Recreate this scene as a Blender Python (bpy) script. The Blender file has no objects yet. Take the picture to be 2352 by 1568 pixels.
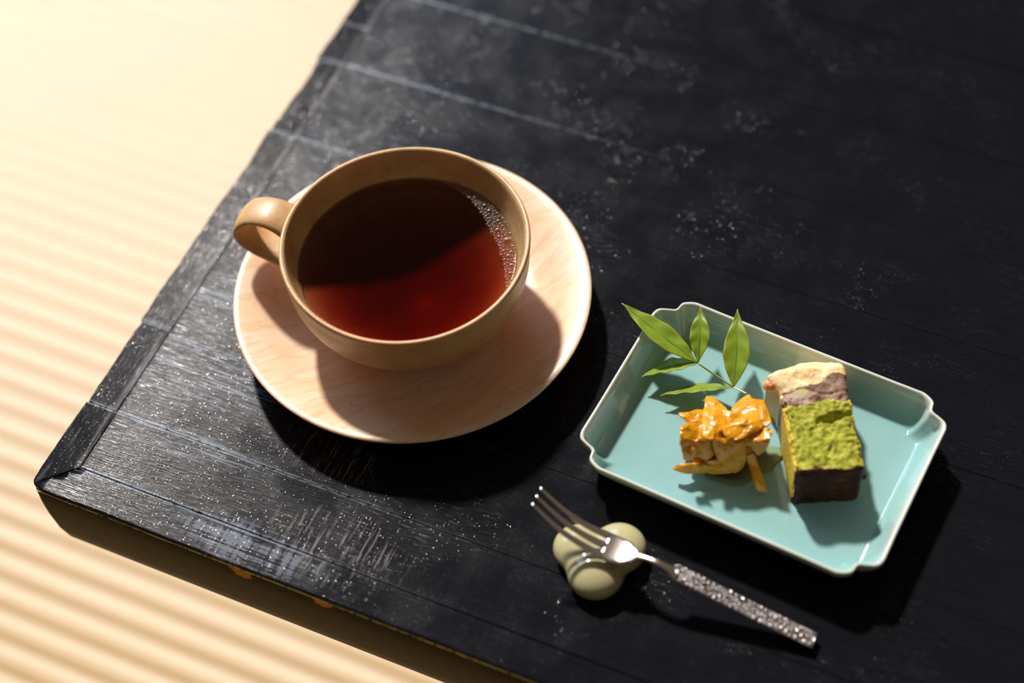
import bpy, bmesh, math, random
from mathutils import Vector, Matrix, noise
random.seed(7)
PI = math.pi
S = bpy.context.scene
COL = S.collection

# ------------------------------------------------------------------ camera, light, exposure
cd = bpy.data.cameras.new('camera'); cam = bpy.data.objects.new('camera', cd); COL.objects.link(cam)
S.camera = cam
T, RO, CAMZ = math.radians(54.7314), math.radians(-4.8377), 0.60797
fw = Vector((0, math.cos(T), -math.sin(T))); rt = Vector((1, 0, 0)); up = rt.cross(fw)
R_ = math.cos(RO) * rt + math.sin(RO) * up; U_ = -math.sin(RO) * rt + math.cos(RO) * up
cam.matrix_world = Matrix(((R_.x, U_.x, -fw.x, 0), (R_.y, U_.y, -fw.y, 0), (R_.z, U_.z, -fw.z, CAMZ), (0, 0, 0, 1)))
cd.sensor_width = 36.0; cd.lens = 4068.6 / 2352 * 36
cd.clip_start = 0.01; cd.clip_end = 50
cd.dof.use_dof = True; cd.dof.focus_distance = 0.715; cd.dof.aperture_fstop = 3.2

S.view_settings.view_transform = 'Standard'; S.view_settings.look = 'None'
S.view_settings.exposure = 0.3; S.view_settings.gamma = 1.0; S.view_settings.use_curve_mapping = False
S.cycles.max_bounces = 10; S.cycles.transparent_max_bounces = 24; S.cycles.transmission_bounces = 8
S.cycles.sample_clamp_indirect = 6.0; S.cycles.caustics_reflective = False

world = bpy.data.worlds.new('world'); S.world = world; world.use_nodes = True
bg = world.node_tree.nodes['Background']; bg.inputs['Color'].default_value = (1.0, 0.80, 0.62, 1); bg.inputs['Strength'].default_value = 0.10

SUN_AZ, SUN_EL = math.radians(18), math.radians(47)      # az: left of +Y
sd = bpy.data.lights.new('sun', 'SUN'); sd.energy = 4.8; sd.angle = math.radians(4.0); sd.color = (1.0, 0.92, 0.85)
so = bpy.data.objects.new('sun', sd); COL.objects.link(so)
sdir = Vector((-math.sin(SUN_AZ) * math.cos(SUN_EL), math.cos(SUN_AZ) * math.cos(SUN_EL), math.sin(SUN_EL)))
so.location = sdir * 3; so.rotation_euler = sdir.to_track_quat('Z', 'Y').to_euler()

# open veranda side of the room: cool sky light coming in low from behind on the left
ad = bpy.data.lights.new('sky_opening', 'AREA'); ad.shape = 'RECTANGLE'; ad.size = 2.0; ad.size_y = 1.5
ad.energy = 28; ad.color = (0.45, 0.66, 1.0)
ao = bpy.data.objects.new('sky_opening', ad); COL.objects.link(ao)
ao.location = (-0.85, 2.42, 1.28)
ao.rotation_euler = (ao.location - Vector((0, 0.5, 0))).to_track_quat('Z', 'Y').to_euler()

# ------------------------------------------------------------------ node helpers
def mat(name):
    m = bpy.data.materials.new(name); m.use_nodes = True
    nt = m.node_tree; nt.nodes.clear()
    return m, nt, nt.nodes.new('ShaderNodeOutputMaterial')
class N:
    def __init__(s, nt): s.nt = nt
    def n(s, t, props=None, **inp):
        x = s.nt.nodes.new(t)
        for k, v in (props or {}).items(): setattr(x, k, v)
        for k, v in inp.items():
            key = int(k[1:]) if k[0] == '_' and k[1:].isdigit() else k.replace('_', ' ')
            s.set(x.inputs[key], v)
        return x
    def set(s, sock, v):
        if isinstance(v, bpy.types.NodeSocket): s.nt.links.new(v, sock)
        else: sock.default_value = v
    def coord(s, scale=(1, 1, 1), rot=(0, 0, 0), loc=(0, 0, 0), kind='Object'):
        c = s.n('ShaderNodeTexCoord'); m = s.n('ShaderNodeMapping')
        s.nt.links.new(c.outputs[kind], m.inputs['Vector'])
        m.inputs['Scale'].default_value = scale; m.inputs['Rotation'].default_value = rot; m.inputs['Location'].default_value = loc
        return m.outputs[0]
    def noise(s, vec, scale, detail=3, rough=.5, dist=0):
        x = s.n('ShaderNodeTexNoise', None, Vector=vec, Scale=scale, Detail=detail, Roughness=rough, Distortion=dist)
        return x.outputs['Fac']
    def ramp(s, fac, stops, interp='LINEAR'):
        r = s.n('ShaderNodeValToRGB', None, Fac=fac); r.color_ramp.interpolation = interp
        e = r.color_ramp.elements
        while len(e) < len(stops): e.new(0.5)
        for i, (p, c) in enumerate(stops):
            e[i].position = p; e[i].color = c if len(c) == 4 else (*c, 1)
        return r.outputs[0]
    def math(s, op, a, b=None, clamp=False):
        x = s.n('ShaderNodeMath', {'operation': op, 'use_clamp': clamp}); s.set(x.inputs[0], a)
        if b is not None: s.set(x.inputs[1], b)
        return x.outputs[0]
    def maprange(s, v, a, b, c=0.0, d=1.0, smooth=True):
        x = s.n('ShaderNodeMapRange', {'interpolation_type': 'SMOOTHSTEP' if smooth else 'LINEAR'})
        s.set(x.inputs[0], v)
        for i, q in enumerate((a, b, c, d)): s.set(x.inputs[i + 1], q)
        return x.outputs[0]
    def mix(s, fac, a, b):
        x = s.n('ShaderNodeMix', {'data_type': 'RGBA'}); s.set(x.inputs[0], fac); s.set(x.inputs[6], a); s.set(x.inputs[7], b)
        return x.outputs[2]
    def bump(s, h, strength=.5, dist=.001, normal=None):
        x = s.n('ShaderNodeBump', None, Height=h, Strength=strength, Distance=dist)
        if normal is not None: s.set(x.inputs['Normal'], normal)
        return x.outputs[0]
    def bsdf(s, out, color, rough=.5, normal=None, **kw):
        p = s.n('ShaderNodeBsdfPrincipled'); s.set(p.inputs['Base Color'], color if isinstance(color, bpy.types.NodeSocket) else (*color, 1) if len(color) == 3 else color)
        s.set(p.inputs['Roughness'], rough)
        if normal is not None: s.set(p.inputs['Normal'], normal)
        for k, v in kw.items(): s.set(p.inputs[k.replace('_', ' ')], v)
        s.nt.links.new(p.outputs[0], out.inputs[0])
        return p

# ------------------------------------------------------------------ materials
FLOOR_Z = -0.330
def m_floor():
    m, nt, o = mat('rush_mat'); k = N(nt)
    v = k.coord((6, 400, 1)); a = k.noise(v, 1, 3, .6)
    b = k.noise(k.coord((3, 3, 1)), 2, 2)
    w = k.n('ShaderNodeTexWave', {'wave_type': 'BANDS', 'bands_direction': 'X'}, Vector=k.coord(), Scale=190.0, Distortion=.4).outputs['Fac']
    c = k.mix(a, (0.355, 0.205, 0.050, 1), (0.43, 0.265, 0.080, 1))
    c = k.mix(k.math('MULTIPLY', b, .35), c, (0.47, 0.31, 0.115, 1))
    yy = k.n('ShaderNodeSeparateXYZ', None, Vector=k.coord()).outputs[1]
    fr = k.n('ShaderNodeMath', {'operation': 'FRACT'}, _0=k.math('DIVIDE', k.math('ADD', yy, .9), .0170)).outputs[0]
    gr = k.maprange(k.math('ABSOLUTE', k.math('SUBTRACT', fr, .5)), .26, .50)
    c = k.mix(k.math('MULTIPLY', gr, .75), c, (0.29, 0.160, 0.025, 1))
    h = k.math('ADD', k.math('MULTIPLY', a, .6), k.math('MULTIPLY', w, .4))
    k.bsdf(o, c, .42, k.bump(h, .5, .0005), Specular_IOR_Level=.7)
    return m
def m_lacquer(name, axis, streak=False, side=False):
    """old black lacquer on brushed wood; axis 'x' or 'y' = grain direction in table space"""
    m, nt, o = mat(name); k = N(nt)
    g = (130, 1700, 300) if axis == 'x' else (1700, 130, 300)
    g2 = (12, 260, 60) if axis == 'x' else (260, 12, 60)
    fine = k.noise(k.coord(g), 1, 3, .6)
    broad = k.noise(k.coord(g2), 1, 3, .55)
    vor = k.n('ShaderNodeTexVoronoi', {'feature': 'F1'}, Vector=k.coord((700, 1150, 700) if axis == 'x' else (1150, 700, 700)), Scale=1.0, Randomness=1.0)
    dot = k.maprange(vor.outputs['Distance'], .02, .34, 1, 0)
    pick = k.maprange(k.n('ShaderNodeSeparateColor', None, Color=vor.outputs['Color']).outputs[0],   .66, .70)
    patch = k.maprange(k.noise(k.coord((1, 1, 1)), 28, 3, .6), .46, .62)
    speck = k.math('MULTIPLY', dot, pick)
    h = k.math('ADD', k.math('MULTIPLY', fine, .50), k.math('MULTIPLY', broad, .30))
    h = k.math('ADD', h, k.math('MULTIPLY', speck, k.math('ADD', .10, k.math('MULTIPLY', patch, .26))))
    c = k.mix(broad, (0.0040, 0.0045, 0.0062, 1), (0.0066, 0.0073, 0.0100, 1))
    dust = k.math('MULTIPLY', k.maprange(fine, .55, .8), patch)
    c = k.mix(k.math('MULTIPLY', dust, .12), c, (0.10, 0.105, 0.12, 1))
    if not side:
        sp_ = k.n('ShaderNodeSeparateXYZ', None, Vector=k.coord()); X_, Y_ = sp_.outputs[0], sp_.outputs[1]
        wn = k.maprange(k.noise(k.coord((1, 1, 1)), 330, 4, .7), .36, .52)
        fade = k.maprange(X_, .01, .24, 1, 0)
        if axis == 'x' and streak:      # bright glints of the joints painted as pale colour, strongest near the table edge
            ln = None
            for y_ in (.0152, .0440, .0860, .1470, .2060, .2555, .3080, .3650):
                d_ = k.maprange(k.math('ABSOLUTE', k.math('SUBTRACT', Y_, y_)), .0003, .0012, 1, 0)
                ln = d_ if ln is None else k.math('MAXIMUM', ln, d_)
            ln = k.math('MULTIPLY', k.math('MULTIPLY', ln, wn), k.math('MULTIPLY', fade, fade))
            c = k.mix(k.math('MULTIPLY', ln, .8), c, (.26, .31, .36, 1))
        if axis == 'y':  # glints of the inner edge and cross joints, put into the colour
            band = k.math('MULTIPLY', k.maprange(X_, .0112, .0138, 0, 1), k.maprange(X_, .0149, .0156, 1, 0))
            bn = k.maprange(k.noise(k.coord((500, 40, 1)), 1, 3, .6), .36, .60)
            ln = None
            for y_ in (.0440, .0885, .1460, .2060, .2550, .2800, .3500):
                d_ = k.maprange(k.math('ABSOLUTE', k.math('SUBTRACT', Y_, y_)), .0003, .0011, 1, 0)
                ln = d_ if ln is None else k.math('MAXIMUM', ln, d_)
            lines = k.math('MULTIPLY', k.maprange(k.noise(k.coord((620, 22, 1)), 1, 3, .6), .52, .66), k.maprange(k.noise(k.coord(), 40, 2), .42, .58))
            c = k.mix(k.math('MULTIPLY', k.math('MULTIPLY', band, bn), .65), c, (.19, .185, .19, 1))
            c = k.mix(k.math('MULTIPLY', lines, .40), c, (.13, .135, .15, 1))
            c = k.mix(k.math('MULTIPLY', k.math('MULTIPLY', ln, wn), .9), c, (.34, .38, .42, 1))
    rough = k.maprange(k.noise(k.coord((1, 1, 1)), 60, 3), .3, .7, .17, .25)
    rough = k.math('SUBTRACT', rough, k.math('MULTIPLY', speck, .12)) if not side else rough
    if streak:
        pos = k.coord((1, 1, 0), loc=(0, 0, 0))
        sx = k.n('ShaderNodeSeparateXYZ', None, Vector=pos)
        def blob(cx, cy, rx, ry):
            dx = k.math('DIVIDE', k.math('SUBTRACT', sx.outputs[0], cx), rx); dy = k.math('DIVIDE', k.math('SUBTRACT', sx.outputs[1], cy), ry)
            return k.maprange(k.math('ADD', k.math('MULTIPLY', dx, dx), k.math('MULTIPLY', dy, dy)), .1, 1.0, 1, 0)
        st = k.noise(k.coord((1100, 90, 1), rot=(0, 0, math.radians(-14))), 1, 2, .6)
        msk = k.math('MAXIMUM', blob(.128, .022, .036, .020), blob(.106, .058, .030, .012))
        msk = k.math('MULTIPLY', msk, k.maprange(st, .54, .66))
        c = k.mix(k.math('MULTIPLY', msk, .8), c, (0.16, 0.145, 0.14, 1))  # pale streaks: glare on the worn lacquer put into the colour
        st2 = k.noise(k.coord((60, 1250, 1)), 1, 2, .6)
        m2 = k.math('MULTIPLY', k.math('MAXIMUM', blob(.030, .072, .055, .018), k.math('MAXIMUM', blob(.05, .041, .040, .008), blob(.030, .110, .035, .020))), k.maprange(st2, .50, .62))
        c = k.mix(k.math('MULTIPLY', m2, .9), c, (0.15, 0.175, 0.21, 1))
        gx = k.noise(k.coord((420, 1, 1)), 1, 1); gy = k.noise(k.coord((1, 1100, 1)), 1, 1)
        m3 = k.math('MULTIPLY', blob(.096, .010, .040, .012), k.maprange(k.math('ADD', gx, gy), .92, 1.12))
        c = k.mix(k.math('MULTIPLY', m3, .75), c, (0.16, 0.18, 0.22, 1))  # crosshatched patch of reflected glare, painted in as pale colour
    if side:
        chips = None
        sx = k.n('ShaderNodeSeparateXYZ', None, Vector=k.coord())
        nz = k.noise(k.coord((1, 1, 1)), 420, 4, .65)
        for cu, ru, rz in ((.097, .0062, .0085), (.133, .0058, .0062), (.193, .006, .0016), (.058, .004, .0010), (.170, .004, .0012)):
            dx = k.math('DIVIDE', k.math('SUBTRACT', sx.outputs[0], cu), ru); dz = k.math('DIVIDE', k.math('SUBTRACT', sx.outputs[2], -FLOOR_Z - .0026), rz)
            d = k.math('ADD', k.math('MULTIPLY', dx, dx), k.math('MULTIPLY', dz, dz))
            d = k.maprange(k.math('ADD', d, k.math('MULTIPLY', nz, 1.5)), 1.25, 1.45, 1, 0)
            chips = d if chips is None else k.math('MAXIMUM', chips, d)
        c = k.mix(broad, (0.0055, 0.0050, 0.0050, 1), (0.009, 0.0078, 0.0074, 1))
        scr = k.math('MULTIPLY', k.maprange(k.noise(k.coord((60, 1, 1400)), 1, 2), .62, .72), k.maprange(k.noise(k.coord(), 70, 1), .58, .66))
        c = k.mix(scr, c, (.35, .27, .15, 1))
        wood = k.mix(nz, (0.30, 0.12, 0.03, 1), (0.72, 0.36, 0.10, 1))
        c = k.mix(chips, c, wood)
        rough = k.math('ADD', k.math('MULTIPLY', chips, .4), .42)
        h = k.math('SUBTRACT', k.math('MULTIPLY', broad, .3), k.math('MULTIPLY', chips, 1.0))
        k.bsdf(o, c, rough, k.bump(h, .4, .0004), Specular_IOR_Level=.3, IOR=1.18)
        return m
    k.bsdf(o, c, rough, k.bump(h, .75, .00030), Specular_IOR_Level=k.math('ADD', .075 if axis == 'x' else .02, k.math('ADD', k.math('MULTIPLY', speck, .9), k.math('MULTIPLY', k.maprange(fine, .56, .70), k.math('ADD', .10, k.math('MULTIPLY', patch, .5)) if axis == 'x' else .10))))
    return m
def m_edge():  # broken golden reflection on the front arris, put into the colour
    m, nt, o = mat('edge_glint'); k = N(nt)
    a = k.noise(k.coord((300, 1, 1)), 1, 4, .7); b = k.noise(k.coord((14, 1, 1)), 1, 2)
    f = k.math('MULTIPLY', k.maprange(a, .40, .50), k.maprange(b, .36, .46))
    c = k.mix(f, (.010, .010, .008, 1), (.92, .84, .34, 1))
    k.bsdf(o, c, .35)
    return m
def m_cup():
    m, nt, o = mat('ochre_glaze'); k = N(nt)
    a = k.noise(k.coord(), 55, 5, .65); b = k.noise(k.coord(), 1500, 2, .6); d = k.noise(k.coord((1, 1, 2)), 24, 3, .6)
    c = k.ramp(a, [(.30, (0.36, 0.215, 0.085)), (.5, (0.51, 0.315, 0.135)), (.7, (0.61, 0.40, 0.18))])
    c = k.mix(k.math('MULTIPLY', k.maprange(d, .46, .66), .65), c, (.62, .30, .13, 1))
    c = k.mix(k.math('MULTIPLY', k.maprange(b, .52, .66), .35), c, (.22, .13, .05, 1))
    k.bsdf(o, c, .44, k.bump(k.math('ADD', b, k.math('MULTIPLY', a, 1.5)), .35, .00025), Coat_Weight=.10, Coat_Roughness=.25)
    return m
def m_saucer():
    m, nt, o = mat('figured_wood'); k = N(nt)
    w = k.coord((9, 26, 10), rot=(0, 0, math.radians(28)))
    n1 = k.noise(w, 1.3, 4, .55, 1.8)
    rings = k.math('ABSOLUTE', k.math('SUBTRACT', k.n('ShaderNodeMath', {'operation': 'FRACT'}, _0=k.math('MULTIPLY', n1, 3.0)).outputs[0], .5))
    fine = k.noise(k.coord((60, 900, 60), rot=(0, 0, math.radians(-18))), 1, 2, .6)
    c = k.ramp(n1, [(.25, (0.66, 0.37, 0.21)), (.42, (0.82, 0.555, 0.36)), (.6, (0.86, 0.62, 0.44)), (.78, (0.72, 0.43, 0.25))])
    c = k.mix(k.maprange(rings, 0, .10, .34, 0), c, (0.54, 0.30, 0.15, 1))
    c = k.mix(k.math('MULTIPLY', fine, .22), c, (0.58, 0.35, 0.20, 1))
    k.bsdf(o, c, .34, k.bump(fine, .12, .0002), Coat_Weight=.15, Coat_Roughness=.3, Subsurface_Weight=.3, Subsurface_Radius=(.012, .006, .0025), Subsurface_Scale=1.0)
    return m
def m_celadon():
    m, nt, o = mat('celadon_glaze'); k = N(nt)
    at = k.n('ShaderNodeAttribute', {'attribute_name': 'thin'})
    a = k.noise(k.coord(), 60, 3)
    c = k.mix(a, (0.205, 0.385, 0.385, 1), (0.260, 0.450, 0.435, 1))
    c = k.mix(at.outputs['Fac'], c, (0.60, 0.63, 0.55, 1))
    sp = k.noise(k.coord(), 900, 2)
    k.bsdf(o, c, .09, k.bump(sp, .04, .0001), Coat_Weight=.3, Coat_Roughness=.05, Subsurface_Weight=.04, Subsurface_Radius=(.002, .003, .003), Subsurface_Scale=1.0)
    return m
def m_rest():
    m, nt, o = mat('ivory_glaze'); k = N(nt)
    a = k.noise(k.coord(), 90, 3)
    c = k.mix(a, (0.42, 0.385, 0.19, 1), (0.50, 0.465, 0.28, 1))
    k.bsdf(o, c, .08, Coat_Weight=.5, Coat_Roughness=.03, Subsurface_Weight=.15, Subsurface_Radius=(.003, .003, .002), Subsurface_Scale=1.0)
    return m
def m_steel(name, relief=False):
    m, nt, o = mat(name); k = N(nt)
    if relief:
        k.bsdf(o, (.85, .78, .74), .26, None, Metallic=1.0)
    else:
        k.bsdf(o, (.74, .66, .60), .24, k.bump(k.noise(k.coord((1, 1, 1)), 600, 2), .03, .0001), Metallic=1.0)
    return m
def m_dark_steel():
    m, nt, o = mat('tarnished_steel'); k = N(nt)
    k.bsdf(o, (.07, .05, .045), .45, None, Metallic=1.0)
    return m
def m_leaf():
    m, nt, o = mat('leaf_green'); k = N(nt)
    tc = k.n('ShaderNodeAttribute', {'attribute_name': 'rim'}).outputs['Fac']
    a = k.noise(k.coord(), 180, 3, .6); cell = k.noise(k.coord(), 2200, 2, .7)
    c = k.mix(a, (0.22, 0.33, 0.020, 1), (0.40, 0.52, 0.045, 1))
    c = k.mix(k.math('MULTIPLY', cell, .35), c, (0.10, 0.20, 0.02, 1))
    c = k.mix(tc, c, (0.50, 0.40, 0.09, 1))
    nrm = k.bump(cell, .3, .0002)
    p = k.n('ShaderNodeBsdfPrincipled', None, Base_Color=c, Roughness=.38, Normal=nrm)
    t = k.n('ShaderNodeBsdfTranslucent', None, Color=k.mix(tc, (0.52, 0.66, 0.03, 1), (.6, .45, .08, 1)))
    mx = k.n('ShaderNodeMixShader', None, Fac=.42); nt.links.new(p.outputs[0], mx.inputs[1]); nt.links.new(t.outputs[0], mx.inputs[2])
    nt.links.new(mx.outputs[0], o.inputs[0])
    return m
def m_simple(name, col, rough=.5, **kw):
    m, nt, o = mat(name); k = N(nt)
    a = k.noise(k.coord(), 300, 3)
    c = k.mix(a, (*[x * .8 for x in col], 1), (*[min(1, x * 1.15) for x in col], 1))
    k.bsdf(o, c, rough, **kw)
    return m
def m_peel():
    m, nt, o = mat('candied_peel'); k = N(nt)
    a = k.noise(k.coord(), 160, 3, .6); b = k.noise(k.coord(), 900, 3)
    inf = k.n('ShaderNodeObjectInfo')
    c = k.mix(a, (0.60, 0.215, 0.006, 1), (0.72, 0.33, 0.010, 1))
    c = k.mix(k.math('MULTIPLY', inf.outputs['Random'], .5), c, (0.70, 0.36, 0.012, 1))
    nrm = k.bump(k.math('ADD', k.math('MULTIPLY', a, 2.0), k.math('MULTIPLY', b, .9)), .7, .0006)
    p = k.n('ShaderNodeBsdfPrincipled', None, Base_Color=c, Roughness=.13, Normal=nrm, Subsurface_Weight=.15, Subsurface_Radius=(.004, .0015, .0004), Subsurface_Scale=.8, Coat_Weight=.20, Coat_Roughness=.05)
    t = k.n('ShaderNodeBsdfTranslucent', None, Color=(.98, .50, .02, 1))
    mx = k.n('ShaderNodeMixShader', None, Fac=.07); nt.links.new(p.outputs[0], mx.inputs[1]); nt.links.new(t.outputs[0], mx.inputs[2])
    nt.links.new(mx.outputs[0], o.inputs[0])
    return m
def m_syrup():
    m, nt, o = mat('syrup'); k = N(nt)
    g = k.n('ShaderNodeBsdfGlossy', None, Roughness=.04)
    t = k.n('ShaderNodeBsdfTransparent', None, Color=(.97, .90, .66, 1)); fr = k.n('ShaderNodeFresnel', None, IOR=1.4)
    mx = k.n('ShaderNodeMixShader', None, Fac=fr.outputs[0]); nt.links.new(t.outputs[0], mx.inputs[1]); nt.links.new(g.outputs[0], mx.inputs[2])
    nt.links.new(mx.outputs[0], o.inputs[0])
    return m
def m_cake(kind):
    m, nt, o = mat('cake_' + kind); k = N(nt)
    a = k.noise(k.coord(), 260, 4, .65); b = k.noise(k.coord(), 90, 3, .6); f = k.noise(k.coord(), 1100, 3, .7)
    if kind == 'sponge':
        c = k.ramp(a, [(.30, (.06, .07, .008)), (.43, (.24, .25, .022)), (.56, (.40, .39, .055)), (.72, (.52, .49, .13))])
        c = k.mix(k.math('MULTIPLY', k.maprange(b, .45, .65), .5), c, (.22, .235, .02, 1)); r = .8
    elif kind == 'side':
        c = k.ramp(b, [(.3, (.55, .33, .035)), (.55, (.70, .50, .06)), (.75, (.62, .56, .09))]); r = .6
    elif kind == 'bean':
        c = k.ramp(b, [(.32, (.09, .045, .035)), (.46, (.22, .125, .09)), (.58, (.40, .29, .21)), (.72, (.36, .36, .10))]); r = .45
    elif kind == 'crust':
        c = k.ramp(b, [(.30, (.80, .40, .13)), (.42, (.84, .60, .28)), (.6, (.86, .70, .42)), (.75, (.84, .52, .20))]); r = .5
    else:
        c = k.ramp(b, [(.3, (.022, .007, .006)), (.6, (.045, .014, .008)), (.8, (.17, .06, .015))]); r = .5
    k.bsdf(o, c, r, k.bump(k.math('ADD', a, k.math('MULTIPLY', f, .5)), .7, .0008), Subsurface_Weight=.0 if kind == 'base' else .10, Subsurface_Radius=(.002, .0015, .0005), Subsurface_Scale=1.0, Specular_IOR_Level=.12)
    return m
def m_tea():
    vol_c = (0.66, 0.16, 0.05)
    m, nt, o = mat('tea_surface'); k = N(nt)
    g = k.n('ShaderNodeBsdfGlossy', None, Roughness=.015); t = k.n('ShaderNodeBsdfTransparent'); fr = k.n('ShaderNodeFresnel', None, IOR=1.33)
    nz = k.n('ShaderNodeSeparateXYZ', None, Vector=k.n('ShaderNodeNewGeometry').outputs['True Normal']).outputs[2]
    top = k.maprange(k.math('ABSOLUTE', nz), .80, .97)      # only the liquid surface mirrors, not the sides touching the cup
    hz = k.maprange(k.n('ShaderNodeSeparateXYZ', None, Vector=k.coord()).outputs[2], -.002, -.001)
    mx = k.n('ShaderNodeMixShader', None, Fac=k.math('MULTIPLY', fr.outputs[0], k.math('MULTIPLY', top, hz))); nt.links.new(t.outputs[0], mx.inputs[1]); nt.links.new(g.outputs[0], mx.inputs[2])
    nt.links.new(mx.outputs[0], o.inputs[0])
    va = k.n('ShaderNodeVolumeAbsorption', None, Color=(*vol_c, 1), Density=118.0); nt.links.new(va.outputs[0], o.inputs['Volume'])
    return m
def m_bubble():
    m, nt, o = mat('bubble_film'); k = N(nt)
    g = k.n('ShaderNodeBsdfGlossy', None, Roughness=.16, Color=(1, .97, .92, 1)); t = k.n('ShaderNodeBsdfTransparent', None, Color=(.97, .90, .80, 1))
    lw = k.n('ShaderNodeLayerWeight', None, Blend=.35)
    f = k.math('ADD', k.math('MULTIPLY', k.math('POWER', lw.outputs['Facing'], 1.3), .85), .04)
    d = k.n('ShaderNodeBsdfDiffuse', None, Color=(.92, .74, .54, 1))
    m1 = k.n('ShaderNodeMixShader', None, Fac=.40); nt.links.new(g.outputs[0], m1.inputs[1]); nt.links.new(d.outputs[0], m1.inputs[2])
    mx = k.n('ShaderNodeMixShader', None, Fac=f); nt.links.new(t.outputs[0], mx.inputs[1]); nt.links.new(m1.outputs[0], mx.inputs[2])
    nt.links.new(mx.outputs[0], o.inputs[0])
    return m

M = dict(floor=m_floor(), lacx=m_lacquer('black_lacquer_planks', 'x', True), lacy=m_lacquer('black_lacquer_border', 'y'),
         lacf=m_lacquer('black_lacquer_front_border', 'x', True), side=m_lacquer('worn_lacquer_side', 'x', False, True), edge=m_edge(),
         cup=m_cup(), saucer=m_saucer(), celadon=m_celadon(), rest=m_rest(), steel=m_steel('polished_steel'), relief=m_steel('embossed_steel', True),
         dsteel=m_dark_steel(), leaf=m_leaf(), stem=m_simple('leaf_stem', (.20, .26, .05), .4), rib=m_simple('leaf_midrib', (.09, .16, .025), .5),
         stempale=m_simple('pale_stem', (.62, .52, .36), .4),
         peel=m_peel(), syrup=m_syrup(), bubble=m_bubble(), **{'cake_' + q: m_cake(q) for q in ('sponge', 'side', 'bean', 'crust', 'base')})
M['tea'] = m_tea()

# ------------------------------------------------------------------ object helpers
def empty(name, loc, rz, label, cat, group=None):
    o = bpy.data.objects.new(name, None); COL.objects.link(o); o.location = loc; o.rotation_euler = (0, 0, rz)
    o.empty_display_size = .01
    o['label'] = label; o['category'] = cat
    if group: o['group'] = group
    return o
def tag(o, label, cat, group=None):
    o['label'] = label; o['category'] = cat
    if group: o['group'] = group
    return o
def mesh(name, verts, faces, mats, parent=None, smooth=True, fm=None, attr=None):
    me = bpy.data.meshes.new(name); me.from_pydata([tuple(v) for v in verts], [], faces); me.update()
    for m in (mats if isinstance(mats, list) else [mats]): me.materials.append(m)
    if smooth: me.polygons.foreach_set('use_smooth', [True] * len(me.polygons))
    if fm:
        me.polygons.foreach_set('material_index', fm)
    if attr:
        for an, vals in attr.items():
            a = me.attributes.new(an, 'FLOAT', 'POINT'); a.data.foreach_set('value', vals)
    bm = bmesh.new(); bm.from_mesh(me); bmesh.ops.remove_doubles(bm, verts=bm.verts, dist=2e-7); bmesh.ops.recalc_face_normals(bm, faces=bm.faces); bm.to_mesh(me); bm.free()
    o = bpy.data.objects.new(name, me); COL.objects.link(o)
    if parent: o.parent = parent
    return o
def lathe(profile, seg=128, jit=None):
    vs, fs = [], []
    n = len(profile)
    for i in range(seg):
        a = 2 * PI * i / seg
        for j, (r, z) in enumerate(profile):
            if jit: r, z = jit(a, j, r, z)
            vs.append((r * math.cos(a), r * math.sin(a), z))
    for i in range(seg):
        for j in range(n - 1):
            a = i * n + j; b = ((i + 1) % seg) * n + j
            fs.append((a, b, b + 1, a + 1))
    return vs, fs
def smooth_profile(pts, it=3, closed=False):
    for _ in range(it):
        q = [pts[0]]
        for a, b in zip(pts, pts[1:]):
            q.append((a[0] * .75 + b[0] * .25, a[1] * .75 + b[1] * .25)); q.append((a[0] * .25 + b[0] * .75, a[1] * .25 + b[1] * .75))
        q.append(pts[-1]); pts = q
    return pts
def catmull(P, n):
    P = [Vector(p) for p in P]; Q = [P[0] * 2 - P[1]] + P + [P[-1] * 2 - P[-2]]; out = []
    for i in range(1, len(Q) - 2):
        for s in range(n):
            t = s / n
            out.append(.5 * ((2 * Q[i]) + (Q[i + 1] - Q[i - 1]) * t + (2 * Q[i - 1] - 5 * Q[i] + 4 * Q[i + 1] - Q[i + 2]) * t * t + (3 * Q[i] - Q[i - 1] - 3 * Q[i + 1] + Q[i + 2]) * t ** 3))
    out.append(P[-1]); return out
def sweep(path, frames, section):
    """path points, frames list of (side, up), section fn(i)-> list of (a,b)"""
    vs, fs = [], []
    k = None
    for i, p in enumerate(path):
        s, u = frames[i]; sec = section(i); k = len(sec)
        vs += [p + s * a + u * b for a, b in sec]
    for i in range(len(path) - 1):
        for j in range(k):
            a = i * k + j; b = i * k + (j + 1) % k
            fs.append((a, b, b + k, a + k))
    fs.append(tuple(range(k))[::-1]); fs.append(tuple(range((len(path) - 1) * k, len(path) * k)))
    return vs, fs
def ring(a, b, n=16, p=2.0):
    return [(a * math.copysign(abs(math.cos(2 * PI * i / n)) ** (2 / p), math.cos(2 * PI * i / n)), b * math.copysign(abs(math.sin(2 * PI * i / n)) ** (2 / p), math.sin(2 * PI * i / n))) for i in range(n)]
def tube(path, rad, n=8):
    fr = []
    for i, p in enumerate(path):
        t = (path[min(i + 1, len(path) - 1)] - path[max(i - 1, 0)]).normalized()
        s = t.cross(Vector((0, 0, 1)));
        if s.length < 1e-4: s = Vector((1, 0, 0))
        s.normalize(); fr.append((s, s.cross(t)))
    return sweep(path, fr, lambda i: ring(rad(i / (len(path) - 1)), rad(i / (len(path) - 1)), n))

# ------------------------------------------------------------------ table frame
PHI = math.radians(-27.6726)
TO = Vector((-.1993, .3794, 0)); TW, TD, TH = 0.92, 0.62, 0.050
FLOOR_Z = -0.330

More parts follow.
